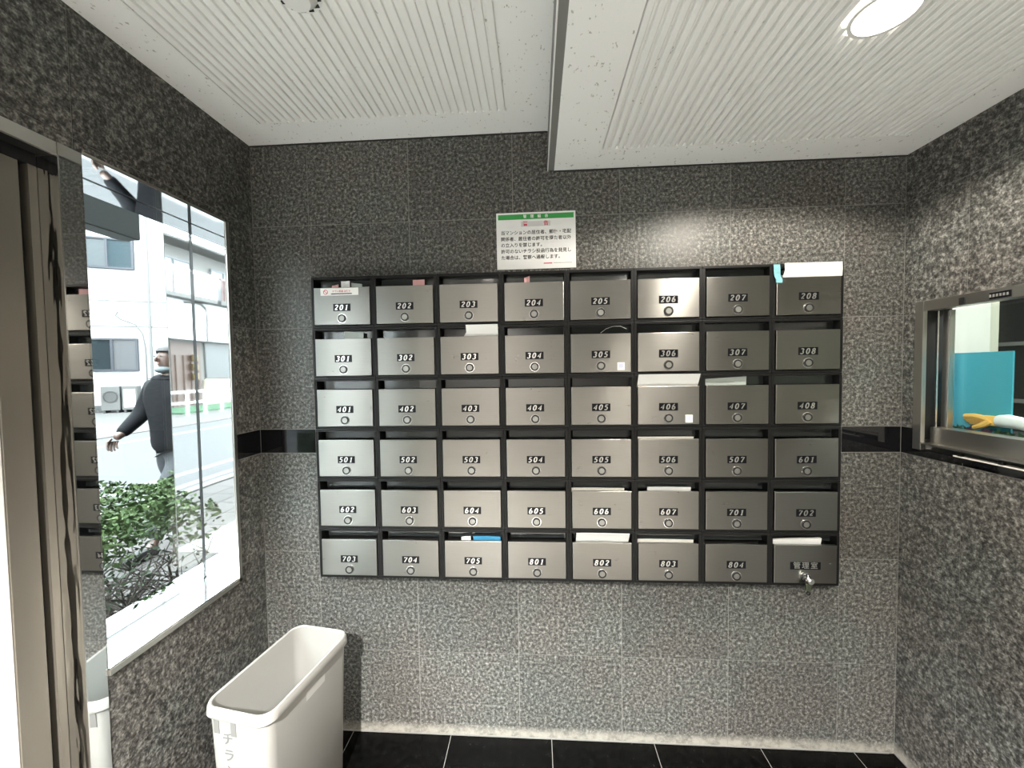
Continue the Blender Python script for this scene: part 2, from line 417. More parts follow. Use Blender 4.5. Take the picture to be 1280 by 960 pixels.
# entrance: header, jamb, sliding leaves
dr = struct(link('door_1', None), 'automatic glass entrance door in bronze toned steel')
box('header', (XL-.006, XL+.003, DY0, -.648, 1.976, 2.0065), FRAME_STEEL, dr, bev=.001)
box('header_box', (OX, XL-.0065, DY0, -.648, 1.980, 2.0065), RUBBER, dr, label='underside of the header, its dark reflection painted black')  # steel underside coloured black for the dark it reflects
box('header_recess', (OX, -1.4785, DY0, -.648, 1.952, 1.9795), RUBBER, dr)  # solid black block draws the dark recess above the leaves
box('jamb', (-1.56, -1.4787, -.6640, -.6478, .0, 1.9515), DARK_STEEL, dr)
box('dark_gap_filler', (-1.56, -1.500, -.6810, -.6645, .0, 1.9515), RUBBER, dr)  # black filler draws the dark gap between leaf and jamb
LX = -1.479
def leaf(y1, y0, x):
    lf = box('door_leaf', (x-.04, x, y1-.054, y1, .01, 1.9510), DARK_STEEL, dr, bev=.001)
    box('stile', (x-.04, x, y0, y0+.052, .01, 1.9510), DARK_STEEL, lf)
    box('top_rail', (x-.04, x, y0+.052, y1-.054, 1.88, 1.9510), DARK_STEEL, lf)
    box('bottom_rail', (x-.04, x, y0+.052, y1-.054, .01, .13), DARK_STEEL, lf)
    obj('glazing_bead', lambda bm: (bx(bm, x-.034, x-.003, y1-.066, y1-.0545, .13, 1.88, .002), bx(bm, x-.034, x-.009, y1-.079, y1-.0665, .13, 1.88, .002)), WHITE, lf, label='white glazing bead')
    box('glass_pane', (x-.022, x-.018, y0+.052, y1-.079, .131, 1.879), GLASS, lf)
leaf(-.6815, -1.46, LX)
leaf(-1.44, DY0+.01, LX-.045)

# ------------------------------------------------------------------ reception window in the right wall
rw = struct(link('window_2', None), 'brushed steel sliding reception window')
F0 = XR-.010
obj('frame', lambda bm: (bx(bm, F0, XR+.004, RY1-.030, RY1, 1.166, RZ1, .0015), bx(bm, F0, XR+.03, RY0, RY0+.030, 1.166, RZ1, .0015),
    bx(bm, F0, XR+.03, RY0+.030, RY1-.030, 1.641, RZ1, .0015)), FRAME_STEEL, rw)
obj('back_channel', lambda bm: (bx(bm, XR+.0045, XR+.10, RY1-.012, RY1, 1.20, RZ1), bx(bm, XR+.03, XR+.10, RY0, RY1-.005, 1.655, RZ1)), RUBBER, rw)
box('bottom_rail', (XR+.020, XR+.075, RY0+.03, RY1-.030, 1.190, 1.246), FRAME_STEEL, rw, bev=.0015)
box('sash_stile', (XR+.050, XR+.068, RY1-.056, RY1-.034, 1.246, 1.640), FRAME_STEEL, rw, bev=.001)
box('sash_stile', (XR+.074, XR+.086, -.140, -.118, 1.246, 1.655), FRAME_STEEL, rw, bev=.001) if False else None
box('reflection_strip', (XR+.030, XR+.035, RY1-.037, RY1-.030, 1.20, 1.64), CHROME, rw)  # chrome strip put in for a pale reflection beside the frame post
box('glass_pane', (XR+.058, XR+.062, RY0+.03, RY1-.056, 1.246, 1.640), GLASS, rw)
box('catch', (F0-.004, F0, -.218, -.202, 1.643, 1.664), RUBBER, rw, label='small black square catch')
pl = box('name_plate', (F0-.002, F0, -.336, -.283, 1.646, 1.664), PLATE, rw, label='black plate with small grey marks')
obj('plate_marks', lambda bm: [bx(bm, F0-.0026, F0-.002, -.331+i*.0085, -.331+i*.0085+.005, 1.651, 1.659) for i in range(6)], TRIM, pl)
obj('rail_lip', lambda bm: bx(bm, F0, XR+.02, RY0+.03, RY1-.030, 1.186, 1.192), FRAME_STEEL, rw)
sl = struct(box('trim_4', (XR-.004, XR+.10, RY0-.02, RY1-.0, 1.150, 1.1655), BLACK_TILE), 'polished black stone sill under the reception window')
tk = tag(box('sliding_track', (XR-.002, XR+.018, -1.0, -.185, 1.1658, 1.1700), PAPER_OLD), 'off-white plastic strip lying on the black sill under the reception window', 'strip')
for y in (-.205, -.315): box('stopper', (XR-.003, XR+.006, y-.006, y+.006, 1.1702, 1.180), RUBBER, tk)
# room behind the reception window
for nm_, b_ in (('wall_reception_far', (2.9, 3.0, -2.6, 1.2, 0, 2.42)), ('wall_reception_back', (XR+.151, 3.0, 1.2, 1.3, 0, 2.42)), ('wall_reception_front', (XR+.1, 3.0, -2.7, -2.6, 0, 2.42)),
                ('ceiling_reception', (XR+.101, 3.0, -2.6, 1.3, 2.42, 2.5)), ('floor_reception', (XR+.101, 3.0, -2.6, 1.3, -.1, 0)), ('wall_reception_left', (XR+.101, XR+.15, .47, 1.2, 0, 2.42))):
    struct(box(nm_, b_, BEIGE), 'beige caretaker room surface seen through the reception window')
cn = tag(box('counter', (XR+.101, XR+.50, -1.6, .45, 1.165, 1.200), DARKCAB, bev=.003), 'dark counter behind the reception glass', 'counter')
box('cabinet_body', (XR+.16, XR+.46, -1.58, .43, 0, 1.164), BEIGE, cn)
tag(box('partition_panel', (XR+.40, XR+.43, .10, .44, 1.2005, 2.30), BEIGE), 'beige partition panel standing behind the turquoise board', 'panel')
ca = thing('stand_in_cabinet', 'dark cabinet standing in for the dark glass reflection right of the beige partition', 'cabinet', (2.2, .40, 0))  # dark block stands in for dark reflecting wire glass
box('body', (0, .5, -.75, .75, 0, 2.1), DARKCAB, ca)
for z in (1.25, 1.55, 1.85): box('shelf_edge', (-.012, 0, -.75, .75, z, z+.02), TRIM, ca)
tb = thing('turquoise_board', 'turquoise plastic board leaning upright inside the reception window', 'board', (XR+.122, -.02, 1.2005))
box('sheet', (0, .006, -.205, -.012, 0, .297), TEAL, tb, bev=.001)
box('edge_strip', (-.003, .009, -.0119, 0, 0, .297), TEAL_EDGE, tb, label='pale turquoise edge')
def finger(bm, pts, r0, r1): tube(bm, pts, [r0+(r1-r0)*i/(len(pts)-1) for i in range(len(pts)-1)]+[r1*.3], 8)
gl = thing('work_glove', 'work glove with yellow rubber fingers and white cuff inside the reception window', 'glove', (XR+.110, -.135, 1.278))
def palm(bm):
    for k, (dy, dz, ln) in enumerate(((0,.004,.062), (.002,-.002,.066), (-.004,-.009,.060), (-.010,-.016,.046))):
        finger(bm, [(.004*k, -.045, .0+dz*.4), (.004*k, -.02, .004+dz), (.004*k, .0, .006+dz), (.004*k, ln*.45, .003+dz), (.004*k, ln*.5+.002, .002+dz)], .010, .0075)
    finger(bm, [(-.004, -.05, .0), (-.008, -.035, -.014), (-.008, -.018, -.022), (-.008, -.008, -.026), (-.008, -.004, -.027)], .010, .007)
    bx(bm, -.006, .018, -.075, -.02, -.016, .016, .007)
obj('coated_hand', palm, GLOVE_Y, gl, smooth=True)
obj('cuff', lambda bm: tube(bm, [(.006,-.066,.002), (.006,-.09,.004), (.006,-.12,.002), (.006,-.16,-.004), (.006,-.19,-.002)], [.019,.021,.019,.020,.022], 12), GLOVE_W, gl, smooth=True)
for nm, m_, lab, y0, y1_, k in (('foliage_sprig', PLANT, 'dark green foliage lying along the counter inside the reception window', -.40, -.205, 110),
                         ('purple_foliage_sprig', PLANT_P, 'purple foliage under the yellow glove inside the reception window', -.200, -.12, 40), ('foliage_sprig', PLANT, 'dark green foliage at the left end of the counter under the turquoise board', -.115, -.045, 50)):
    def fn(bm):
        for i in range(k):
            c = Vector((XR+random.uniform(.088, .116), random.uniform(y0, y1_), 1.212+random.random()*.034)); d = Vector((random.uniform(-.3,.3), random.uniform(-1,1), random.uniform(-.3,.7))).normalized()
            s = d.cross(Vector((1, .2, .3))).normalized()
            v = [bm.verts.new(c + a*.017*d + b*.006*s) for a, b in ((-1,0), (0,-1), (1,0), (0,1))]; bm.faces.new(v)
        tube(bm, [(XR+.10, y0, 1.206), (XR+.105, (y0+y1_)/2, 1.212), (XR+.10, y1_, 1.206)], .003, 6)
    tag(obj(nm, fn, m_), lab, 'foliage')
cuptop = thing('white_cup', 'small white cup with a yellow lid behind the reception window stile', 'cup', (XR+.135, .0, 1.2005)) if False else None
rl = thing('added_tube_light', 'unseen tube light added to brighten the caretaker room', 'light', (1.9, -.6, 2.40))  # lamp added out of view to light the caretaker room
box('diffuser', (-.10, .10, -.6, .6, -.03, .018), emit('tube diffuser', (.95,1,.95), 2.0), rl)
ld = bpy.data.lights.new('reception_light', 'AREA'); ld.shape = 'RECTANGLE'; ld.size = .2; ld.size_y = 1.2; ld.energy = ROOM_LIGHT; ld.color = (.95,1,.93)
link('reception_light', ld, rl, (0, 0, -.035))

# ------------------------------------------------------------------ ceiling lamps and detector
for k, (x, y) in enumerate(LAMPS):
    lp = thing('downlight', ('round recessed downlight glowing white in the right ceiling board', 'unseen downlight added in the right ceiling board, further from the mailbox wall', 'downlight in the left ceiling board')[k], 'lamp', (x, y, ZH if k == 2 else ZL))
    obj('trim_ring', lambda bm: ring(bm, (0, 0, 0), .064, .056, .010, seg=40), WHITE, lp, smooth=True)
    obj('lens', lambda bm: cyl(bm, (0, 0, .0045), .0555, .003, seg=40), LENS, lp)
    d = bpy.data.lights.new('lamp_beam', 'SPOT'); d.energy = LAMP_W[k]; d.spot_size = math.radians((157, 150, 128)[k]); d.spot_blend = (.22, .5, .6)[k]
    d.shadow_soft_size = .045; d.color = ((1.0, .93, .82), (1.0, .93, .82), (1.0, .98, .95))[k]; link('lamp_beam', d, lp, (0, 0, -.004))
sd = thing('smoke_detector', 'round white smoke detector on the left ceiling board', 'detector', (-.862, -.607, ZH))
obj('base', lambda bm: cyl(bm, (0, 0, -.005), .056, .010, seg=40), WHITE, sd, smooth=True)
obj('dome', lambda bm: cyl(bm, (0, 0, -.020), .030, .018, seg=40, r2=.046), WHITE, sd, smooth=True)
obj('vents', lambda bm: [bx(bm, .046*math.cos(a)-.006, .046*math.cos(a)+.006, .046*math.sin(a)-.004, .046*math.sin(a)+.004, -.0125, -.0102) for a in [i*math.pi/7 for i in range(14)]], RUBBER, sd)

# ------------------------------------------------------------------ mailboxes
MX0, MX1, MZ0, MZ1, MD = -1.1617, .7531, .6709, 1.8199, .0637
CW, CH = (MX1-MX0)/8, (MZ1-MZ0)/6
e = .0003
def case_fn(bm):
    x0, x1, z0, z1, w = e, CW-e, e, CH-e, .0095
    bx(bm, x0, x1, -MD, -.001, z0, z0+w, .0012); bx(bm, x0, x1, -MD, -.001, z1-w, z1, .0012)
    bx(bm, x0, x0+w, -MD, -.001, z0+w, z1-w); bx(bm, x1-w, x1, -MD, -.001, z0+w, z1-w)
def lip_fn(bm):
    for z in (CH-.0098-.0012, ): bx(bm, .0095, CW-.0095, -MD+.004, -MD+.010, z-.001, z)
bmc = bmesh.new(); case_fn(bmc); ME_CASE = mesh('casing', bmc, CASE)
bmc = bmesh.new(); bx(bmc, .0098, CW-.0098, -.006, -.0012, .0098, CH-.0098); ME_BACK = mesh('back_panel', bmc, CAVITY)
DW0, DW1, DZ0, DZ1 = .0122, CW-.0122, .0115, .1500
DF = -(MD+.0050)
bmc = bmesh.new()
bx(bmc, DW0, DW1, DF, DF+.011, DZ0, DZ1, .0011)
ME_DOOR = mesh('door', bmc, STEEL)
bmc = bmesh.new(); bx(bmc, .020, CW-.0102, -.030, -.027, .150, CH-.0100); ME_FLAP = mesh('flap', bmc, FLAP)
PCX, PCZ, LCZ = CW/2, .0755, .0345
bmc = bmesh.new(); bx(bmc, PCX-.033, PCX+.033, DF-.0012, DF, PCZ-.0135, PCZ+.0135); ME_PLATE = mesh('number_plate', bmc, PLATE)
bmc = bmesh.new(); bx(bmc, PCX-.052, PCX+.052, DF-.0012, DF, PCZ-.0135, PCZ+.0135); ME_PLATE_W = mesh('number_plate', bmc, PLATE)
bmc = bmesh.new(); ring(bmc, (PCX, DF-.0025, LCZ), .0150, .0102, .005, 'Y', 28); ME_RING = mesh('lock_ring', bmc, RUBBER, True)
bmc = bmesh.new(); cyl(bmc, (PCX, DF-.0022, LCZ), .0101, .0044, 'Y', 24); bx(bmc, PCX-.0012, PCX+.0012, DF-.0052, DF-.0044, LCZ-.005, LCZ+.005); ME_CORE = mesh('lock_core', bmc, SATIN, True)
bmc = bmesh.new(); ring(bmc, (PCX, DF-.0006, LCZ), .0175, .0150, .0012, 'Y', 28); ME_ROS = mesh('lock_collar', bmc, CHROME, True)

def arc(cx, cy, rx, ry, a0, a1, n=10):
    return [(cx+rx*math.cos(math.radians(a0+(a1-a0)*i/n)), cy+ry*math.sin(math.radians(a0+(a1-a0)*i/n))) for i in range(n+1)]
GLY = {
 '0': [arc(.3,.5,.24,.46,0,360,20)],
 '1': [[(.16,.80),(.34,.96),(.34,.04)], [(.16,.04),(.50,.04)]],
 '2': [arc(.29,.73,.22,.23,165,-25,10)+[(.12,.14)], [(.07,.08),(.58,.08)], [(.07,.12),(.58,.12)]],
 '3': [arc(.27,.74,.20,.21,150,-80,10), arc(.27,.27,.24,.25,80,-150,12)],
 '4': [[(.44,.04),(.44,.96),(.06,.32),(.58,.32)]],
 '5': [[(.54,.94),(.17,.94),(.14,.55)]+arc(.27,.31,.25,.28,115,-140,12)],
 '6': [arc(.44,.5,.34,.46,100,190,8)+arc(.30,.30,.22,.26,180,540,16)],
 '7': [[(.08,.80),(.10,.93),(.56,.93),(.24,.04)]],
 '8': [arc(.30,.74,.18,.21,0,360,16), arc(.30,.27,.23,.24,0,360,16)],
}
def numeral_mesh(s):
    bm = bmesh.new(); H = .0195; adv = .0192
    x0 = PCX - adv*1.5 + .0025; z0 = PCZ - H/2; y = DF-.0016
    for k, ch in enumerate(s):
        for st in GLY[ch]:
            P = [Vector((p[0]*H*1.02, p[1]*H)) for p in st]; L = []
            for i, q in enumerate(P):
                d = P[min(i+1, len(P)-1)] - P[max(i-1, 0)]; d.normalize()
                w = H*(.072 + .048*abs(d.y)); nn = Vector((-d.y, d.x))*w; L.append((q+nn, q-nn))
            def V(q): return bm.verts.new((x0 + k*adv + q.x + .22*(q.y-H/2), y, z0+q.y))
            pr = None
            for a, b in L:
                cur = (V(a), V(b))
                if pr: bm.faces.new((pr[0], pr[1], cur[1], cur[0]))
                pr = cur
    me = bpy.data.meshes.new('numerals'); bm.to_mesh(me); bm.free(); me.materials.append(DIGIT); return me
ROWS = [['201','202','203','204','205','206','207','208'], ['301','302','303','304','305','306','307','308'],
        ['401','402','403','404','405','406','407','408'], ['501','502','503','504','505','506','507','601'],
        ['602','603','604','605','606','607','701','702'], ['703','704','705','801','802','803','804','office']]
ORD = ('first', 'second', 'third', 'fourth', 'fifth', 'sixth', 'seventh', 'eighth')
ROWN = ('top', 'second', 'third', 'fourth', 'fifth', 'bottom')
EXTRA = {'201': ', warning sticker', '208': ', paper taped over slot', '601': ', door askew'}
BOX = {}
for r, row in enumerate(ROWS):
    for c_, num in enumerate(row):
        lab = 'steel mailbox %s, %s from the left in the %s row%s' % (num, ORD[c_], ROWN[r], EXTRA.get(num, ''))
        if num == 'office': lab = 'bottom right mailbox with three Japanese characters on a wide black plate and a hanging padlock'
        mb = thing('mailbox', lab, 'mailbox', (MX0+c_*CW, 0, MZ1-(r+1)*CH), 0, 'bank of wall mailboxes'); BOX[num] = mb
        link('casing', ME_CASE, mb); link('back_panel', ME_BACK, mb)
        tilt = random.gauss(0, .0022); pan = random.gauss(0, .0030)
        if num == '601': tilt, pan = .02, 0
        if num in ('507','408'): pan += .006
        d = link('door', ME_DOOR, mb)
        d.rotation_euler = (tilt*.5, math.radians(-.9) if num == '601' else 0, pan)
        # rotate about the door's own centre
        cc = Vector((PCX, DF, .08)); d.location = cc - d.rotation_euler.to_matrix() @ cc
        link('flap', ME_FLAP, mb, (0, 0, 0))
        link('lock_collar', ME_ROS, d); link('lock_ring', ME_RING, d); link('lock_core', ME_CORE, d)
        if num == 'office':
            link('number_plate', ME_PLATE_W, d)
            me = text_mesh('管理室', .026, 0, .0004, spacing=1.28); me.materials.clear(); me.materials.append(DIGIT)
            link('numerals', me, d, (PCX, DF-.0016, PCZ), (RX, 0, 0))
        else:
            link('number_plate', ME_PLATE, d); link('numerals', numeral_mesh(num), d)

def cell(num): o = BOX[num].location; return o.x, o.z
def sheet(name, x0, x1, z0, z1, y, th, m, label, cat, lean=0, skew=0, top=None, parent_=None):
    """a folded sheet with a little curl, standing in a slot: thickness th, leaning back by lean"""
    def fn(bm):
        n = 8; F = []; B = []
        for i in range(n+1):
            u = i/n; x = x0+(x1-x0)*u; cv = .0018*math.sin(u*math.pi*1.4)
            zt = z1 + (0 if top is None else top[0]+(top[1]-top[0])*u)
            F.append([bm.verts.new((x - skew*(1-u), y+cv, z0)), bm.verts.new((x, y+cv+lean*.5, (z0+zt)/2)), bm.verts.new((x, y+cv+lean, zt))])
            B.append([bm.verts.new((v.co.x, v.co.y+th, v.co.z)) for v in F[-1]])
        for i in range(n):
            for j in range(2):
                bm.faces.new((F[i][j], F[i+1][j], F[i+1][j+1], F[i][j+1])); bm.faces.new((B[i][j], B[i][j+1], B[i+1][j+1], B[i+1][j]))
            bm.faces.new((F[i][0], B[i][0], B[i+1][0], F[i+1][0])); bm.faces.new((F[i][2], F[i+1][2], B[i+1][2], B[i][2]))
        for i in (0, n):
            for j in range(2): bm.faces.new((F[i][j], B[i][j], B[i][j+1], F[i][j+1]))
    return tag(obj(name, fn, m, smooth=True), label, cat)
x, z = cell('303'); sheet('envelope', x+.108, x+.226, z+.140, z+.192, -.0475, .003, PAPER, 'white envelope leaning out of the slot of mailbox 303', 'envelope', -.028, .02)
x, z = cell('802'); sheet('envelope', x+.026, x+.218, z+.140, z+.188, -.0475, .004, PAPER, 'thick white envelope bulging out of the slot of mailbox 802', 'envelope', -.030, .0)
x, z = cell('406'); sheet('envelope', x+.013, x+.228, z+.142, z+.193, -.0475, .003, PAPER, 'wide white envelope filling the slot of mailbox 406', 'envelope', -.030, .0)
x, z = cell('607'); sheet('folded_paper', x+.05, x+.205, z+.140, z+.161, -.046, .006, PAPER, 'white folded paper just showing in the slot of mailbox 607', 'paper', -.006)
x, z = cell('606'); sheet('folded_paper', x+.012, x+.205, z+.140, z+.1565, -.046, .004, PAPER_OLD, 'thin pale paper edge in the fifth slot of the fifth row', 'paper', -.004)
x, z = cell('506'); sheet('folded_paper', x+.016, x+.215, z+.140, z+.155, -.046, .004, PAPER_OLD, 'thin pale paper edge in the sixth slot of the fourth row', 'paper', -.004)
x, z = cell('803'); sheet('folded_paper', x+.012, x+.215, z+.140, z+.157, -.046, .004, PAPER_OLD, 'thin pale paper edge in the sixth slot of the bottom row', 'paper', -.004)
x, z = cell('office'); sheet('folded_paper', x+.015, x+.185, z+.140, z+.165, -.046, .010, PAPER, 'crumpled white papers in the slot of the bottom right mailbox', 'paper', -.006, top=(-.004,.004))
x, z = cell('407'); sheet('clear_sheet', x+.018, x+.16, z+.140, z+.181, -.046, .001, CLEAR_BAG, 'pale greenish sheet inside the slot of mailbox 407', 'sheet', -.002, top=(-.008,0))
x, z = cell('705'); sheet('leaflet', x+.118, x+.222, z+.140, z+.160, -.046, .004, BLUE, 'blue leaflet showing in the slot of mailbox 705', 'leaflet', -.004)
x, z = cell('705'); sheet('folded_paper', x+.072, x+.108, z+.140, z+.161, -.0465, .004, PAPER, 'small white paper beside the blue leaflet in mailbox 705', 'paper', -.004, top=(-.004, 0))
x, z = cell('201'); sheet('folded_paper', x+.108, x+.142, z+.140, z+.178, -.046, .006, PAPER, 'small white paper standing in the slot of mailbox 201', 'paper', .0)
x, z = cell('201'); sheet('leaflet', x+.148, x+.19, z+.140, z+.171, -.0465, .003, CLEAR_BAG, 'crumpled pale grey leaflet beside the white paper in mailbox 201', 'leaflet', .0, top=(0, -.006))
x, z = cell('201'); sheet('leaflet', x+.072, x+.098, z+.140, z+.166, -.0465, .003, PINK, 'small pinkish leaflet left of the white paper in mailbox 201', 'leaflet', .0, top=(-.004, 0))
x, z = cell('301'); sheet('clear_sheet', x+.115, x+.19, z+.140, z+.180, -.046, .001, CLEAR_BAG, 'crumpled pale sheet in the slot of mailbox 301', 'sheet', .0, top=(0, -.006))
x, z = cell('202'); sheet('leaflet', x+.145, x+.19, z+.140, z+.176, -.044, .002, PINK, 'pale pink leaflet deep in the slot of mailbox 202', 'leaflet', .0)
x, z = cell('204'); sheet('leaflet', x+.085, x+.105, z+.140, z+.178, -.044, .002, PINK, 'narrow pink leaflet standing in the slot of mailbox 204', 'leaflet', .0, top=(-.006, 0))
# things stuck on the mailboxes
def sticker(name, num, xa, xb, za, zb, m, label, y=None):
    x, z = cell(num); y = DF-.0004 if y is None else y
    root = thing(name, label, 'sticker', (x+(xa+xb)/2, y, z+(za+zb)/2))
    box('backing', (-(xb-xa)/2, (xb-xa)/2, -.0007, 0, -(zb-za)/2, (zb-za)/2), m, root); return root
for n_ in ('305', '406'):
    s_ = sticker('square_sticker', n_, .178, .204, .018, .046, PAPER, {'305': 'small white square sticker on the fifth mailbox of the second row', '406': 'small white square sticker on the sixth mailbox of the third row'}[n_], DF-.0022)
    box('print', (-.008, .007, -.0011, -.0008, -.006, .010), mat('pale lavender print', (.55,.57,.72), .6), s_)
s_ = sticker('warning_sticker', '201', .040, .186, .120, .1475, PAPER, 'white warning sticker with a red no-entry ring across the top of mailbox 201', DF-.0022)
obj('forbidden_ring', lambda bm: (ring(bm, (-.053, -.0011, -.001), .0088, .0066, .0006, 'Y', 24)), RED, s_)
obj('forbidden_bar', lambda bm: bx(bm, -.0075, .0075, -.0004, .0002, -.0010, .0010), RED, s_, (-.053, -.0010, -.001), (0, math.radians(45), 0))
me = text_mesh('チラシ投函 お断り', .0085, 0, .0002, spacing=1); me.materials.clear(); me.materials.append(RED); link('lettering', me, s_, (.008, -.0010, .001), (RX, 0, 0))
box('black_bar', (-.032, .048, -.0012, -.0008, -.0095, -.0060), INK, s_)
x, z = cell('208')
def note(bm):
    n = 8
    A = [[bm.verts.new((x+.036+.192*i/n + (0 if j else -.006+.006*i/n), -MD-.0075-.002*math.sin(math.pi*j/2)-.0008*math.sin(i*1.9), z+.142+.049*j/2)) for j in range(3)] for i in range(n+1)]
    for i in range(n):
        for j in range(2): bm.faces.new((A[i][j], A[i+1][j], A[i+1][j+1], A[i][j+1]))
    bmesh.ops.solidify(bm, geom=bm.faces[:], thickness=.0006)
tag(obj('paper_note', note, PAPER, smooth=True), 'blank white paper taped over the slot of mailbox 208', 'paper')
def btape(bm):
    n = 6
    A = [[bm.verts.new((x+.004+.022*j+ (.003 if i < 2 else -.001*i), -MD-.0078-.0012*math.sin(i*1.3+j), z+.124+.0105*i)) for j in range(2)] for i in range(n+1)]
    for i in range(n): bm.faces.new((A[i][0], A[i][1], A[i+1][1], A[i+1][0]))
    bmesh.ops.solidify(bm, geom=bm.faces[:], thickness=.0006)
tag(obj('tape_strip', btape, BLUE_TAPE), 'crinkled pale blue tape strip at the upper left corner of mailbox 208', 'tape')
x, z = cell('305')
tag(obj('bent_wire', lambda bm: tube(bm, [(x+.120, -.062, z+.1535), (x+.140, -.066, z+.168), (x+.165, -.068, z+.176), (x+.19, -.068, z+.176), (x+.212, -.066, z+.166)], .0008, 6), WIRE, smooth=True), 'thin bent wire curling in the slot of mailbox 305', 'wire')
x, z = cell('office')
pk = thing('padlock', 'small dull padlock hanging from the lock of the bottom right mailbox', 'padlock', (x+PCX, DF-.010, z+LCZ))
obj('dial', lambda bm: (cyl(bm, (.004, -.008, -.004), .011, .016, 'Y', 20), cyl(bm, (.004, -.018, -.004), .007, .005, 'Y', 20)), CHROME, pk, smooth=True)
obj('shackle', lambda bm: tube(bm, [(-.010, -.004, .004), (-.012, -.006, .016), (-.006, -.007, .023), (.0, -.006, .016), (.001, -.004, .004)], .0022, 8), CHROME, pk, smooth=True)
obj('body', lambda bm: bx(bm, -.010, .010, -.012, -.004, -.040, -.014, .003), mat('dull green brass', (.10,.12,.08), .4, .7), pk)
obj('tag_ring', lambda bm: ring(bm, (.0, -.008, -.050), .0075, .004, .003, 'Y', 16), mat('dark metal', (.05,.05,.05), .4, .8), pk, smooth=True)

# notice above the mailboxes
sg = thing('notice_board', 'white warning notice with a green header strip above the mailboxes', 'sign', (-.3135, -.0008, 1.948), math.radians(0))
sg.rotation_euler = (0, math.radians(-.25), 0)
box('sheet', (-.149, .149, -.003, 0, -.106, .106), mat('laminated white sheet', (.80,.80,.79), .25), sg, bev=.0008)
box('header_strip', (-.142, .142, -.0036, -.0031, .080, .099), GREEN, sg)
box('title_panel', (-.055, .055, -.0035, -.0031, .053, .072), PALE_PINK, sg)
def stext(body, size, x, z, m, al='CENTER', off=0, sp=1, nm='lettering', line=1):
    me = text_mesh(body, size, 0, off, al, sp, line); me.materials.clear(); me.materials.append(m); return link(nm, me, sg, (x, -.0039, z), (RX, 0, 0))
stext('管　理　組　合', .0135, 0, .0895, PAPER, off=.0002)
stext('警　　　告', .0185, 0, .0625, RED, off=.0004, sp=1.1)
for i, ln in enumerate(('当マンションの居住者、郵便・宅配', '関係者、居住者の許可を得た者以外', 'の立入りを禁じます。', '許可のないチラシ投函行為を発見し', 'た場合は、警察へ通報します。')):
    stext(ln, .0166, -.133, .030-i*.0232, INK, 'LEFT', .00012)
box('red_mark', (.028, .060, -.0034, -.0031, -.088, -.0845), RED, sg)
box('grey_mark', (.064, .135, -.0034, -.0031, -.0865, -.0855), GREY_INK, sg)

# ------------------------------------------------------------------ waste bin
BH, BL, BWd = .520, .375, .225
bn = thing('waste_bin', 'white plastic open-topped bin with handwriting on its narrow front, in the left corner', 'bin', (-1.145, -.318, 0), math.radians(-9))
def rrect(w, l, r, n=6):
    P = []
    for cx, cy, a0 in ((w/2-r, l/2-r, 0), (-w/2+r, l/2-r, 90), (-w/2+r, -l/2+r, 180), (w/2-r, -l/2+r, 270)):
        for i in range(n+1):
            a = math.radians(a0+90*i/n); P.append((cx+r*math.cos(a), cy+r*math.sin(a)))
    return P
def loft(bm, rings, close_first=True, close_last=True):
    pr = None; first = None
    for (w, l, r, z) in rings:
        cur = [bm.verts.new((x, y, z)) for x, y in rrect(w, l, r)]
        if pr:
            for k in range(len(cur)): bm.faces.new((pr[k], pr[(k+1) % len(cur)], cur[(k+1) % len(cur)], cur[k]))
        else: first = cur
        pr = cur
    if close_first: bm.faces.new(first[::-1])
    if close_last: bm.faces.new(pr)
w, l = BWd, BL
obj('body', lambda bm: loft(bm, [(w-.045, l-.050, .028, .0), (w-.040, l-.045, .030, .004), (w-.014, l-.014, .034, BH-.030), (w-.019, l-.019, .032, BH-.030), (w-.046, l-.052, .026, .006)]), BIN, bn, smooth=True)
obj('rim', lambda bm: loft(bm, [(w-.018, l-.018, .034, BH-.034), (w-.002, l-.002, .040, BH-.034), (w+.006, l+.006, .042, BH-.028), (w+.002, l+.002, .041, BH-.008), (w-.004, l-.004, .040, BH-.001), (w-.010, l-.010, .038, BH),
    (w-.018, l-.018, .035, BH-.003), (w-.020, l-.020, .034, BH-.034)], False, False), BIN, bn, smooth=True)
fy_ = lambda z: -(l-.050)/2 - (z/(BH-.03))*.018       # front face of the body
for xx in (-.066, -.008):
    obj('tape_scrap', lambda bm: bx(bm, xx-.009, xx+.009, 0, .0012, -.022, .022), BIN_TAPE, bn, (0, fy_(BH-.058)-.0016, BH-.058), (math.radians(2), 0, 0), label='grey tape scrap')
obj('fold_line', lambda bm: bx(bm, -.056, -.053, fy_(.2)-.004, fy_(.2)-.001, .03, BH-.062), BIN_TAPE, bn)
for i, ch in enumerate('チラシ入'):
    me = text_mesh(ch, .038, 0, .0006); me.materials.clear(); me.materials.append(GREY_INK)
    link('handwriting', me, bn, (-.028, fy_(BH-.09-i*.050)-.0022, BH-.092-i*.050), (RX-math.radians(2), math.radians(-4+i*3), 0))
obj('side_label', lambda bm: bx(bm, 0, .0008, -.045, .040, -.014, .014), BIN_LABEL, bn, ((w-.014)/2+.0004-.002, .015, BH-.070), (0, math.radians(1.8), 0), label='faded label')

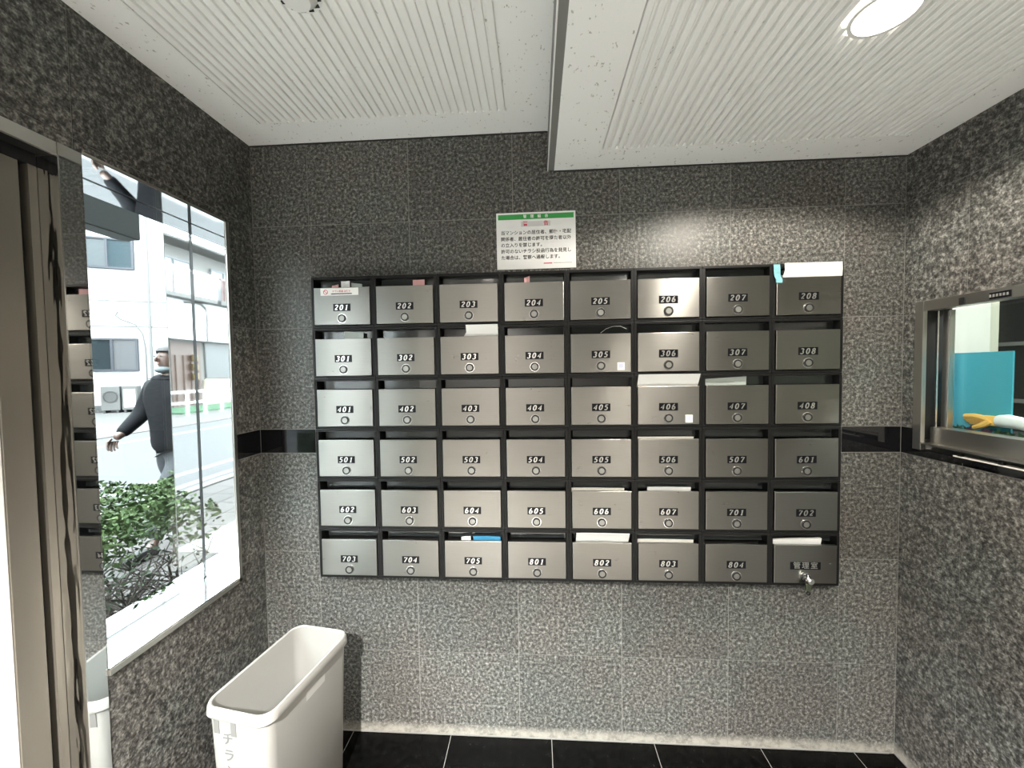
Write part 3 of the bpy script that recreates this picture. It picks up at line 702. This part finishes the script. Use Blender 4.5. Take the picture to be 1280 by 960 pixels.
# ------------------------------------------------------------------ outdoors
gd = struct(box('ground', (-60, OX-.0, -60, 60, -.2, -.012), ASPHALT), 'pale grey asphalt road')
pv = struct(box('pavement', (-4.55, OX-.002, -30, 40, -.0118, .0), PAVE), 'concrete pavement outside the window')
for i in range(8):
    for j in range(26):
        box('paving_slab', (-4.5+i*.3+.004, -4.5+(i+1)*.3-.004, -6.0+j*.3+.004, -6.0+(j+1)*.3-.004, .0002, .006), PAVER, pv)
struct(box('bounce_slab', (-3.3, OX-.003, -5.0, -1.8, .0001, .012), mat('pale bounce granite', (.12,.118,.11), .7)), 'pale slab added before the entrance to bounce daylight indoors')  # added pale slab, bounces daylight through the entrance to the ceiling
struct(box('kerb', (-4.70, -4.552, -30, 40, -.0118, .02), FACADE2), 'concrete kerb')
struct(box('far_pavement', (-60, -10.4, -30, 40, -.0118, .008), PAVE), 'far pavement')
for k, (xa, xb) in enumerate(((-5.02, -4.88), (-5.62, -5.46), (-9.36, -9.16))):
    o = struct(box('road_line', (xa, xb, -30, 40, -.0119, -.008), LINE), 'painted white road line')
# hedge
def hedge_leaves(bm, x0, x1, y0, y1, zt, thick, n, seed):
    R_ = random.Random(seed)
    for i in range(n):
        x = R_.uniform(x0, x1); y = R_.uniform(y0, y1)
        top = zt + .035*math.sin(x*9+y*5) + .025*math.sin(y*13) ; q = R_.random()
        zz = top - thick*q*q
        c = Vector((x, y, zz)); s = R_.uniform(.010, .019)
        d = Vector((R_.gauss(0,1), R_.gauss(0,1), R_.gauss(.2,.6))).normalized(); s2 = d.cross(Vector((R_.gauss(0,1), R_.gauss(0,1), R_.gauss(0,.5)))).normalized()
        v = [bm.verts.new(c+p_) for p_ in (-d*s, s2*s*.45+d*s*.1, d*s, -s2*s*.45+d*s*.1)]; bm.faces.new(v)
def hedge_twigs(bm, x0, x1, y0, y1, zt, n, seed):
    R_ = random.Random(seed)
    for i in range(n):
        p_ = Vector((R_.uniform(x0+.12, x1-.12), R_.uniform(y0+.05, y1-.05), .0)); d = Vector((R_.gauss(0,.18), R_.gauss(0,.18), 1)); pts = [p_.copy()]
        for k in range(4):
            p_ = p_ + d*.11; d = d + Vector((R_.gauss(0,.45), R_.gauss(0,.45), -.03)); pts.append(p_.copy())
            if k > 0:
                for b in range(3):
                    e_ = Vector((R_.gauss(0,.8), R_.gauss(0,.8), R_.uniform(.1,.8)))
                    m1 = p_+e_*.07; m2 = m1+(e_+Vector((R_.gauss(0,.5), R_.gauss(0,.5), .3)))*.09
                    for q in (m1, m2): q.x = min(max(q.x, x0), x1); q.z = min(q.z, zt-.03)
                    tube(bm, [p_, m1, m2], [.005, .0035, .0015], 4)
        for q in pts: q.x = min(max(q.x, x0), x1)
        tube(bm, pts, [.014, .011, .009, .007, .005], 5)
hd = thing('hedge', 'clipped green hedge with bare dark twigs below, right outside the street window', 'hedge', (-2.3, .4, 0))
hx0, hx1, hy0, hy1 = -.42, .36, -1.12, 2.6
o = obj('foliage', lambda bm: hedge_leaves(bm, hx0, hx1, hy0, hy1, .85, .16, 26000, 3), LEAF, hd); o['kind'] = 'stuff'
o = obj('twigs', lambda bm: hedge_twigs(bm, hx0, hx1, hy0, hy1, .8, 150, 5), BARK, hd); o['kind'] = 'stuff'
o = obj('lower_leaves', lambda bm: hedge_leaves(bm, hx0+.04, hx1-.04, hy0, hy1, .72, .55, 5000, 8), mat('shaded hedge leaf', (.025,.045,.018), .6), hd); o['kind'] = 'stuff'  # shade low in the hedge is put into this darker leaf colour
sh = thing('low_shrub', 'small yellow green shrub beyond the end of the hedge', 'shrub', (-2.05, -1.25, 0))
o = obj('foliage', lambda bm: hedge_leaves(bm, -.16, .16, -.25, .25, .34, .30, 2200, 11), LEAF, sh); o['kind'] = 'stuff'
obj('stem', lambda bm: tube(bm, [(0,0,0), (.02,0,.12), (0,.02,.28)], [.012,.009,.004], 6), BARK, sh)
# hanging sign box outside, above the hedge
hs = thing('hanging_sign_box', 'dark sign box hanging outside above the hedge', 'sign', (-2.4, .19, 2.17))
box('box', (-.10, 0, -.29, .29, 0, .42), SIGNBOX, hs, bev=.004)
box('face', (0, .006, -.205, .285, .004, .416), SIGNFACE, hs)
obj('bracket', lambda bm: bx(bm, -.05, .76, -.02, .02, .421, .45), SIGNBOX, hs)
# own building's outer wall above and beside
for b_ in ((OX-.02, OX-.0005, -.148, 12, 0, 6), (OX-.02, OX-.0005, -8, -.148, 2.01, 6), (OX-.02, OX-.0005, -8, DY0, 0, 2.01), (OX-.02, OX-.0005, -.597, -.15, 0, .70)):
    struct(box('wall_outer', b_, FACADE2), 'outer face of the street wall')

# white building straight across
BA = math.atan2(.439, .898)
b1 = thing('white_building', 'white rendered building across the street with two sliding windows', 'building', (-16.5, 13.3, 0), BA)
box('wall', (-14, 6.5, 0, 8, 0, 12), FACADE, b1)
def slide_win(par, xa, xb, za, zb, ml, mr, mid):
    f_ = obj('window', lambda bm: (bx(bm, xa, xb, -.10, -.001, za, za+.07), bx(bm, xa, xb, -.10, -.001, zb-.07, zb), bx(bm, xa, xa+.07, -.10, -.001, za+.07, zb-.07), bx(bm, xb-.07, xb, -.10, -.001, za+.07, zb-.07), bx(bm, mid-.04, mid+.04, -.10, -.001, za+.07, zb-.07)), WFRAME, par)
    box('pane', (xa+.07, mid-.04, -.05, -.002, za+.07, zb-.07), ml, f_); box('pane', (mid+.04, xb-.07, -.06, -.002, za+.07, zb-.07), mr, f_)
slide_win(b1, -1.18, .39, 5.60, 6.78, WIN_PALE, WIN_BLUE, -.43)
slide_win(b1, -1.25, .39, 1.62, 2.90, WIN_GREY, WIN_LIGHT, -.41)
slide_win(b1, -6.2, -4.4, 1.62, 2.90, WIN_GREY, WIN_LIGHT, -5.3)
obj('downpipe', lambda bm: tube(bm, [(.80, -.08, 0), (.80, -.08, 12)], .05, 8), AC, b1)
obj('conduit', lambda bm: tube(bm, [(-.18, -.05, 3.95), (-.25, -.05, 3.8), (-.1, -.05, 3.65), (.35, -.05, 3.45), (.55, -.05, 3.1), (.62, -.05, 2.5), (.62, -.05, .2)], .025, 6), AC, b1)
for z in (3.35, 4.35): box('joint_trim', (-14, 6.5, -.012, -.0005, z, z+.04), AC, b1)
box('plinth', (-14, 6.5, -.04, -.0005, 0, .28), SOFFIT, b1)
for k, (xa, xb) in enumerate(((-.62, -.06), (.0, .46))):
    ac = thing('air_conditioner', ('ivory outdoor air conditioner with round grille, left of two by the white building', 'plain ivory outdoor unit, right of two by the white building')[k], 'air conditioner', (0,0,0))
    ac.parent = None; mm = Matrix.Translation((-16.5, 13.3, 0)) @ Matrix.Rotation(BA, 4, 'Z') @ Matrix.Translation((xa, -.52, .008)); ac.matrix_world = mm
    wd_ = xb-xa
    box('casing', (0, wd_, 0, .38, .10, 1.02), AC, ac, bev=.015)
    for fx_ in (.05, wd_-.12): box('foot', (fx_, fx_+.07, 0, .38, 0, .099), AC_DARK, ac)
    if k == 0:
        obj('grille', lambda bm: (ring(bm, (wd_/2, -.012, .62), .22, .19, .02, 'Y', 24), [bx(bm, wd_/2-.2, wd_/2+.2, -.018, -.006, .45+i*.055, .458+i*.055) for i in range(7)]), AC_DARK, ac)
    else: box('side_panel', (.06, wd_-.05, -.01, 0, .2, .9), mat('panel ivory', (.28,.28,.26), .5), ac)

# shop house further down the street (seen in the mirror reveal)
b2 = thing('shop_house', 'grey two-storey shop house with red balcony seen in the mirror polished reveal', 'building', (-16, -16.5, 0), math.radians(90))
# local x runs along +y (world), local -y faces +x (the street)
box('wall', (-9, 4.5, .001, 7, 0, 7.0), FACADE2, b2)
box('roof', (-9.3, 4.8, -1.0, 7.3, 7.0, 7.35), SOFFIT, b2)
obj('gutter', lambda bm: tube(bm, [(-9.3, -1.05, 7.15), (4.8, -1.05, 7.15)], .09, 8), WHITE, b2)
box('fascia', (-9, 4.5, -.5, .0005, 3.0, 4.7), FACADE, b2)
me = text_mesh('そ\nば', .55, 0, .01); me.materials.clear(); me.materials.append(INK); link('lettering', me, b2, (-.95, -.51, 3.65), (RX, 0, 0))
sf = box('shutter', (-2.4, -.25, -.06, .0, 1.25, 2.95), SHUT, b2)
for i in range(14): box('shutter_slat', (-2.38, -.27, -.085, -.0605, 1.28+i*.12, 1.37+i*.12), SHUT, sf)
box('shop_board', (-2.5, -.15, -.12, -.0005, 0, 1.2), mat('cream boards', (.28,.25,.19), .7), b2)
ef = box('shop_entrance', (.0, 1.6, -.05, .0, .0, 2.9), WOOD, b2)
for i in range(4): box('entrance_slat', (.1+i*.4, .22+i*.4, -.10, -.0505, .1, 2.3), WOOD, ef)
for i in range(3): obj('lantern', lambda bm: cyl(bm, (.55, -.22, 1.35+i*.42), .13, .30, seg=12), YEL, b2)
bc = box('balcony', (-2.9, -.3, -.9, -.001, 4.72, 4.9), SOFFIT, b2)
for i in range(16): box('baluster', (-2.85+i*.16, -2.80+i*.16, -.88, -.84, 4.9, 5.85), REDRAIL, bc)
box('handrail', (-2.9, -.3, -.90, -.82, 5.85, 5.93), REDRAIL, bc)
bc = box('balcony', (-.1, 2.9, -.9, -.001, 4.72, 4.9), SOFFIT, b2)
for i in range(12): box('baluster', (-.05+i*.25, i*.25, -.88, -.84, 4.9, 5.85), WHITE, bc)
box('handrail', (-.1, 2.9, -.90, -.82, 5.85, 5.93), WHITE, bc)
slide_win(b2, -2.3, -.7, 4.95, 6.5, WIN_BLUE, WIN_PALE, -1.5); slide_win(b2, .3, 2.2, 4.95, 6.5, WIN_PALE, WIN_BLUE, 1.2)
obj('arched_pipe', lambda bm: tube(bm, [(.1, -.56, 3.0), (.1, -.56, 4.1), (.2, -.56, 4.5), (.45, -.56, 4.65), (.8, -.56, 4.65), (1.3, -.56, 4.6)], .04, 6), AC_DARK, b2)
tag(box('green_strip', (-15.6, -13.2, -21, -12.4, .0081, .06), GREENMAT), 'bright green mat along the far pavement before the shop house', 'mat')
gr = thing('guard_rail', 'white tubular guard rail beside the road before the shop house', 'railing', (-12.6, -11.2, .008))
for i in range(5): obj('post', lambda bm: tube(bm, [(0, i*.8-3.2, 0), (0, i*.8-3.2, .85)], .035, 8), WHITE, gr)
for z in (.45, .83): obj('rail', lambda bm: tube(bm, [(0, -3.2, z), (0, 0, z)], .03, 8), WHITE, gr)
# a plain block opposite the entrance, closing the street
b3 = thing('grey_building', 'pale grey building opposite the entrance door', 'building', (-14.5, -4.0, 0), math.radians(90))
box('wall', (-6.0, 6.2, 0.0, 6, 0, 11), FACADE2, b3)
for xa in (-5.5, -2.6, .4): slide_win(b3, xa, xa+1.8, 1.2, 2.6, WIN_GREY, WIN_BLUE, xa+.9); slide_win(b3, xa, xa+1.8, 4.6, 6.0, WIN_GREY, WIN_PALE, xa+.9)
box('parapet', (-6.6, 6.3, -.1, 6.1, 11, 11.2), SOFFIT, b3)

b4 = thing('added_long_building', 'long pale building added unseen beyond the shop house to fill the steel reflections', 'building', (-14.8, -35.05, 0), math.radians(90))  # added to cover the bright sky mirrored in the left mailbox doors
box('wall', (-14, 9.2, 0.0, 6, 0, 13), mat('pale facade', (.40,.392,.385), .8), b4)
for k in range(5): slide_win(b4, -12+k*4.2, -10+k*4.2, 1.2, 2.6, WIN_GREY, WIN_BLUE, -11+k*4.2)
# ------------------------------------------------------------------ walking man
def skin(name, nodes, edges, m, parent, sub=2, root=0):
    me = bpy.data.meshes.new(name); me.from_pydata([n[:3] for n in nodes], edges, []); o = link(name, me, parent)
    md = o.modifiers.new('Skin', 'SKIN'); md.use_smooth_shade = True
    for i, n in enumerate(nodes):
        v = me.skin_vertices[0].data[i]; r = n[3]; v.radius = r if isinstance(r, tuple) else (r, r); v.use_root = (i == root)
    s = o.modifiers.new('Sub', 'SUBSURF'); s.levels = sub; s.render_levels = sub
    me.materials.append(m); return o
mn = thing('person', 'person in a dark padded jacket and lowered pale mask walking past the window', 'person', (-3.47, 1.72, .0), math.radians(-6))
# local: faces -y; right side is -x
bd = [(0,0,.93,(.10,.07)), (0,0,1.12,(.12,.085)), (0,.01,1.34,(.15,.10)), (0,.01,1.44,.07), (0,-.01,1.50,.055), (0,-.02,1.545,(.066,.075)), (0,-.015,1.61,(.078,.09)), (0,-.005,1.665,(.055,.065)),
      (-.17,.01,1.37,.055), (-.215,-.06,1.13,.042), (-.20,-.24,.985,.032), (-.195,-.30,.955,.030),
      (.17,.01,1.37,.055), (.215,.08,1.12,.042), (.20,.13,.90,.032), (.20,.13,.83,.030),
      (-.075,.01,.72,.045), (-.09,.10,.50,.036), (-.09,.28,.12,.032), (-.09,.22,.05,.04), (-.09,.12,.04,.03),
      (.075,-.02,.72,.045), (.09,-.16,.50,.036), (.09,-.26,.10,.032), (.09,-.33,.045,.04), (.09,-.43,.04,.03)]
be = [(0,1),(1,2),(2,3),(3,4),(4,5),(5,6),(6,7),(2,8),(8,9),(9,10),(10,11),(2,12),(12,13),(13,14),(14,15),(0,16),(16,17),(17,18),(18,19),(19,20),(0,21),(21,22),(22,23),(23,24),(24,25)]
body = skin('body', bd, be, SKIN, mn)
# fingers and thumb
def hand(x, y, z, side, nm):
    def fn(bm):
        for k in range(4):
            xo = (k-1.5)*.017; L_ = (.068, .078, .073, .058)[k]
            tube(bm, [(x+xo*.3, y+xo*.9-.0, z-.01), (x+xo*.35, y-.012+xo, z-.010-L_*.45), (x+xo*.35+.008*side, y-.016+xo, z-.012-L_*.8), (x+xo*.35+.016*side, y-.012+xo, z-.012-L_)], [.0095,.009,.008,.006], 8)
        tube(bm, [(x, y-.015, z+.01), (x+.008*side, y-.045, z-.012), (x+.012*side, y-.055, z-.035)], [.011,.010,.007], 8)
    return obj(nm, fn, SKIN, body, smooth=True)
hand(-.195, -.31, .945, 1, 'fingers'); hand(.20, .13, .815, -1, 'fingers')
jk = [(0,0,.76,(.175,.14)), (0,0,1.10,(.185,.14)), (0,.01,1.33,(.195,.135)), (0,.012,1.43,(.10,.095)), (0,.005,1.475,(.075,.08)),
      (-.18,.01,1.36,.085), (-.225,-.06,1.13,.070), (-.20,-.262,.972,.046), (.18,.01,1.36,.085), (.225,.08,1.12,.070), (.20,.13,.865,.046)]
jacket = skin('jacket', jk, [(0,1),(1,2),(2,3),(3,4),(2,5),(5,6),(6,7),(2,8),(8,9),(9,10)], JACKET, mn)
for z in (): obj('quilt_seam', lambda bm: bx(bm, -.15, .15, -.150, -.140, z, z+.008), HAIR, jacket)
tp = [(0,0,.90,(.12,.10)), (-.075,.01,.70,.088), (-.09,.10,.50,.082), (-.09,.26,.14,.068), (.075,-.02,.70,.088), (.09,-.16,.50,.082), (.09,-.26,.12,.068)]
skin('trousers', tp, [(0,1),(1,2),(2,3),(0,4),(4,5),(5,6)], TROUSER, mn)
def ell(bm, c, s, n=16, zc=-9):
    bmesh.ops.create_uvsphere(bm, u_segments=n, v_segments=12, radius=1, matrix=Matrix.Translation(c) @ Matrix.Diagonal((*s, 1)))
def hair(bm):
    ell(bm, (0, .005, 1.640), (.088, .104, .082), 20)
    for v in bm.verts:
        if v.co.y < -.055 and v.co.z < 1.655: v.co.y = -.055+.2*(v.co.y+.055); v.co.z = 1.655+.1*(v.co.z-1.655)
        if v.co.y < .02 and v.co.z < 1.62: v.co.z = 1.62+.2*(v.co.z-1.62); v.co.x *= .9
obj('hair', hair, HAIR, mn, smooth=True)
def face(bm):
    ell(bm, (0, -.113, 1.588), (.012, .016, .020), 10)
    for s_ in (-1, 1): ell(bm, (.078*s_, .0, 1.60), (.010, .018, .030), 10)
obj('nose_and_ears', face, SKIN, body, smooth=True)
obj('eyes', lambda bm: [ell(bm, (.030*s_, -.098, 1.617), (.012, .006, .005), 10) for s_ in (-1, 1)], HAIR, body)
obj('mouth', lambda bm: ell(bm, (0, -.102, 1.556), (.020, .006, .004), 10), mat('lips', (.45,.18,.15), .5), body)
def mask(bm):
    ell(bm, (0, -.052, 1.502), (.062, .060, .032), 16)
obj('face_mask', mask, MASK, mn, smooth=True)
for s_, y_ in ((-1, .18), (1, -.37)): obj('shoe', lambda bm: bx(bm, s_*.09-.045, s_*.09+.045, y_-.13, y_+.13, .007, .09, .03), HAIR, mn, smooth=True)
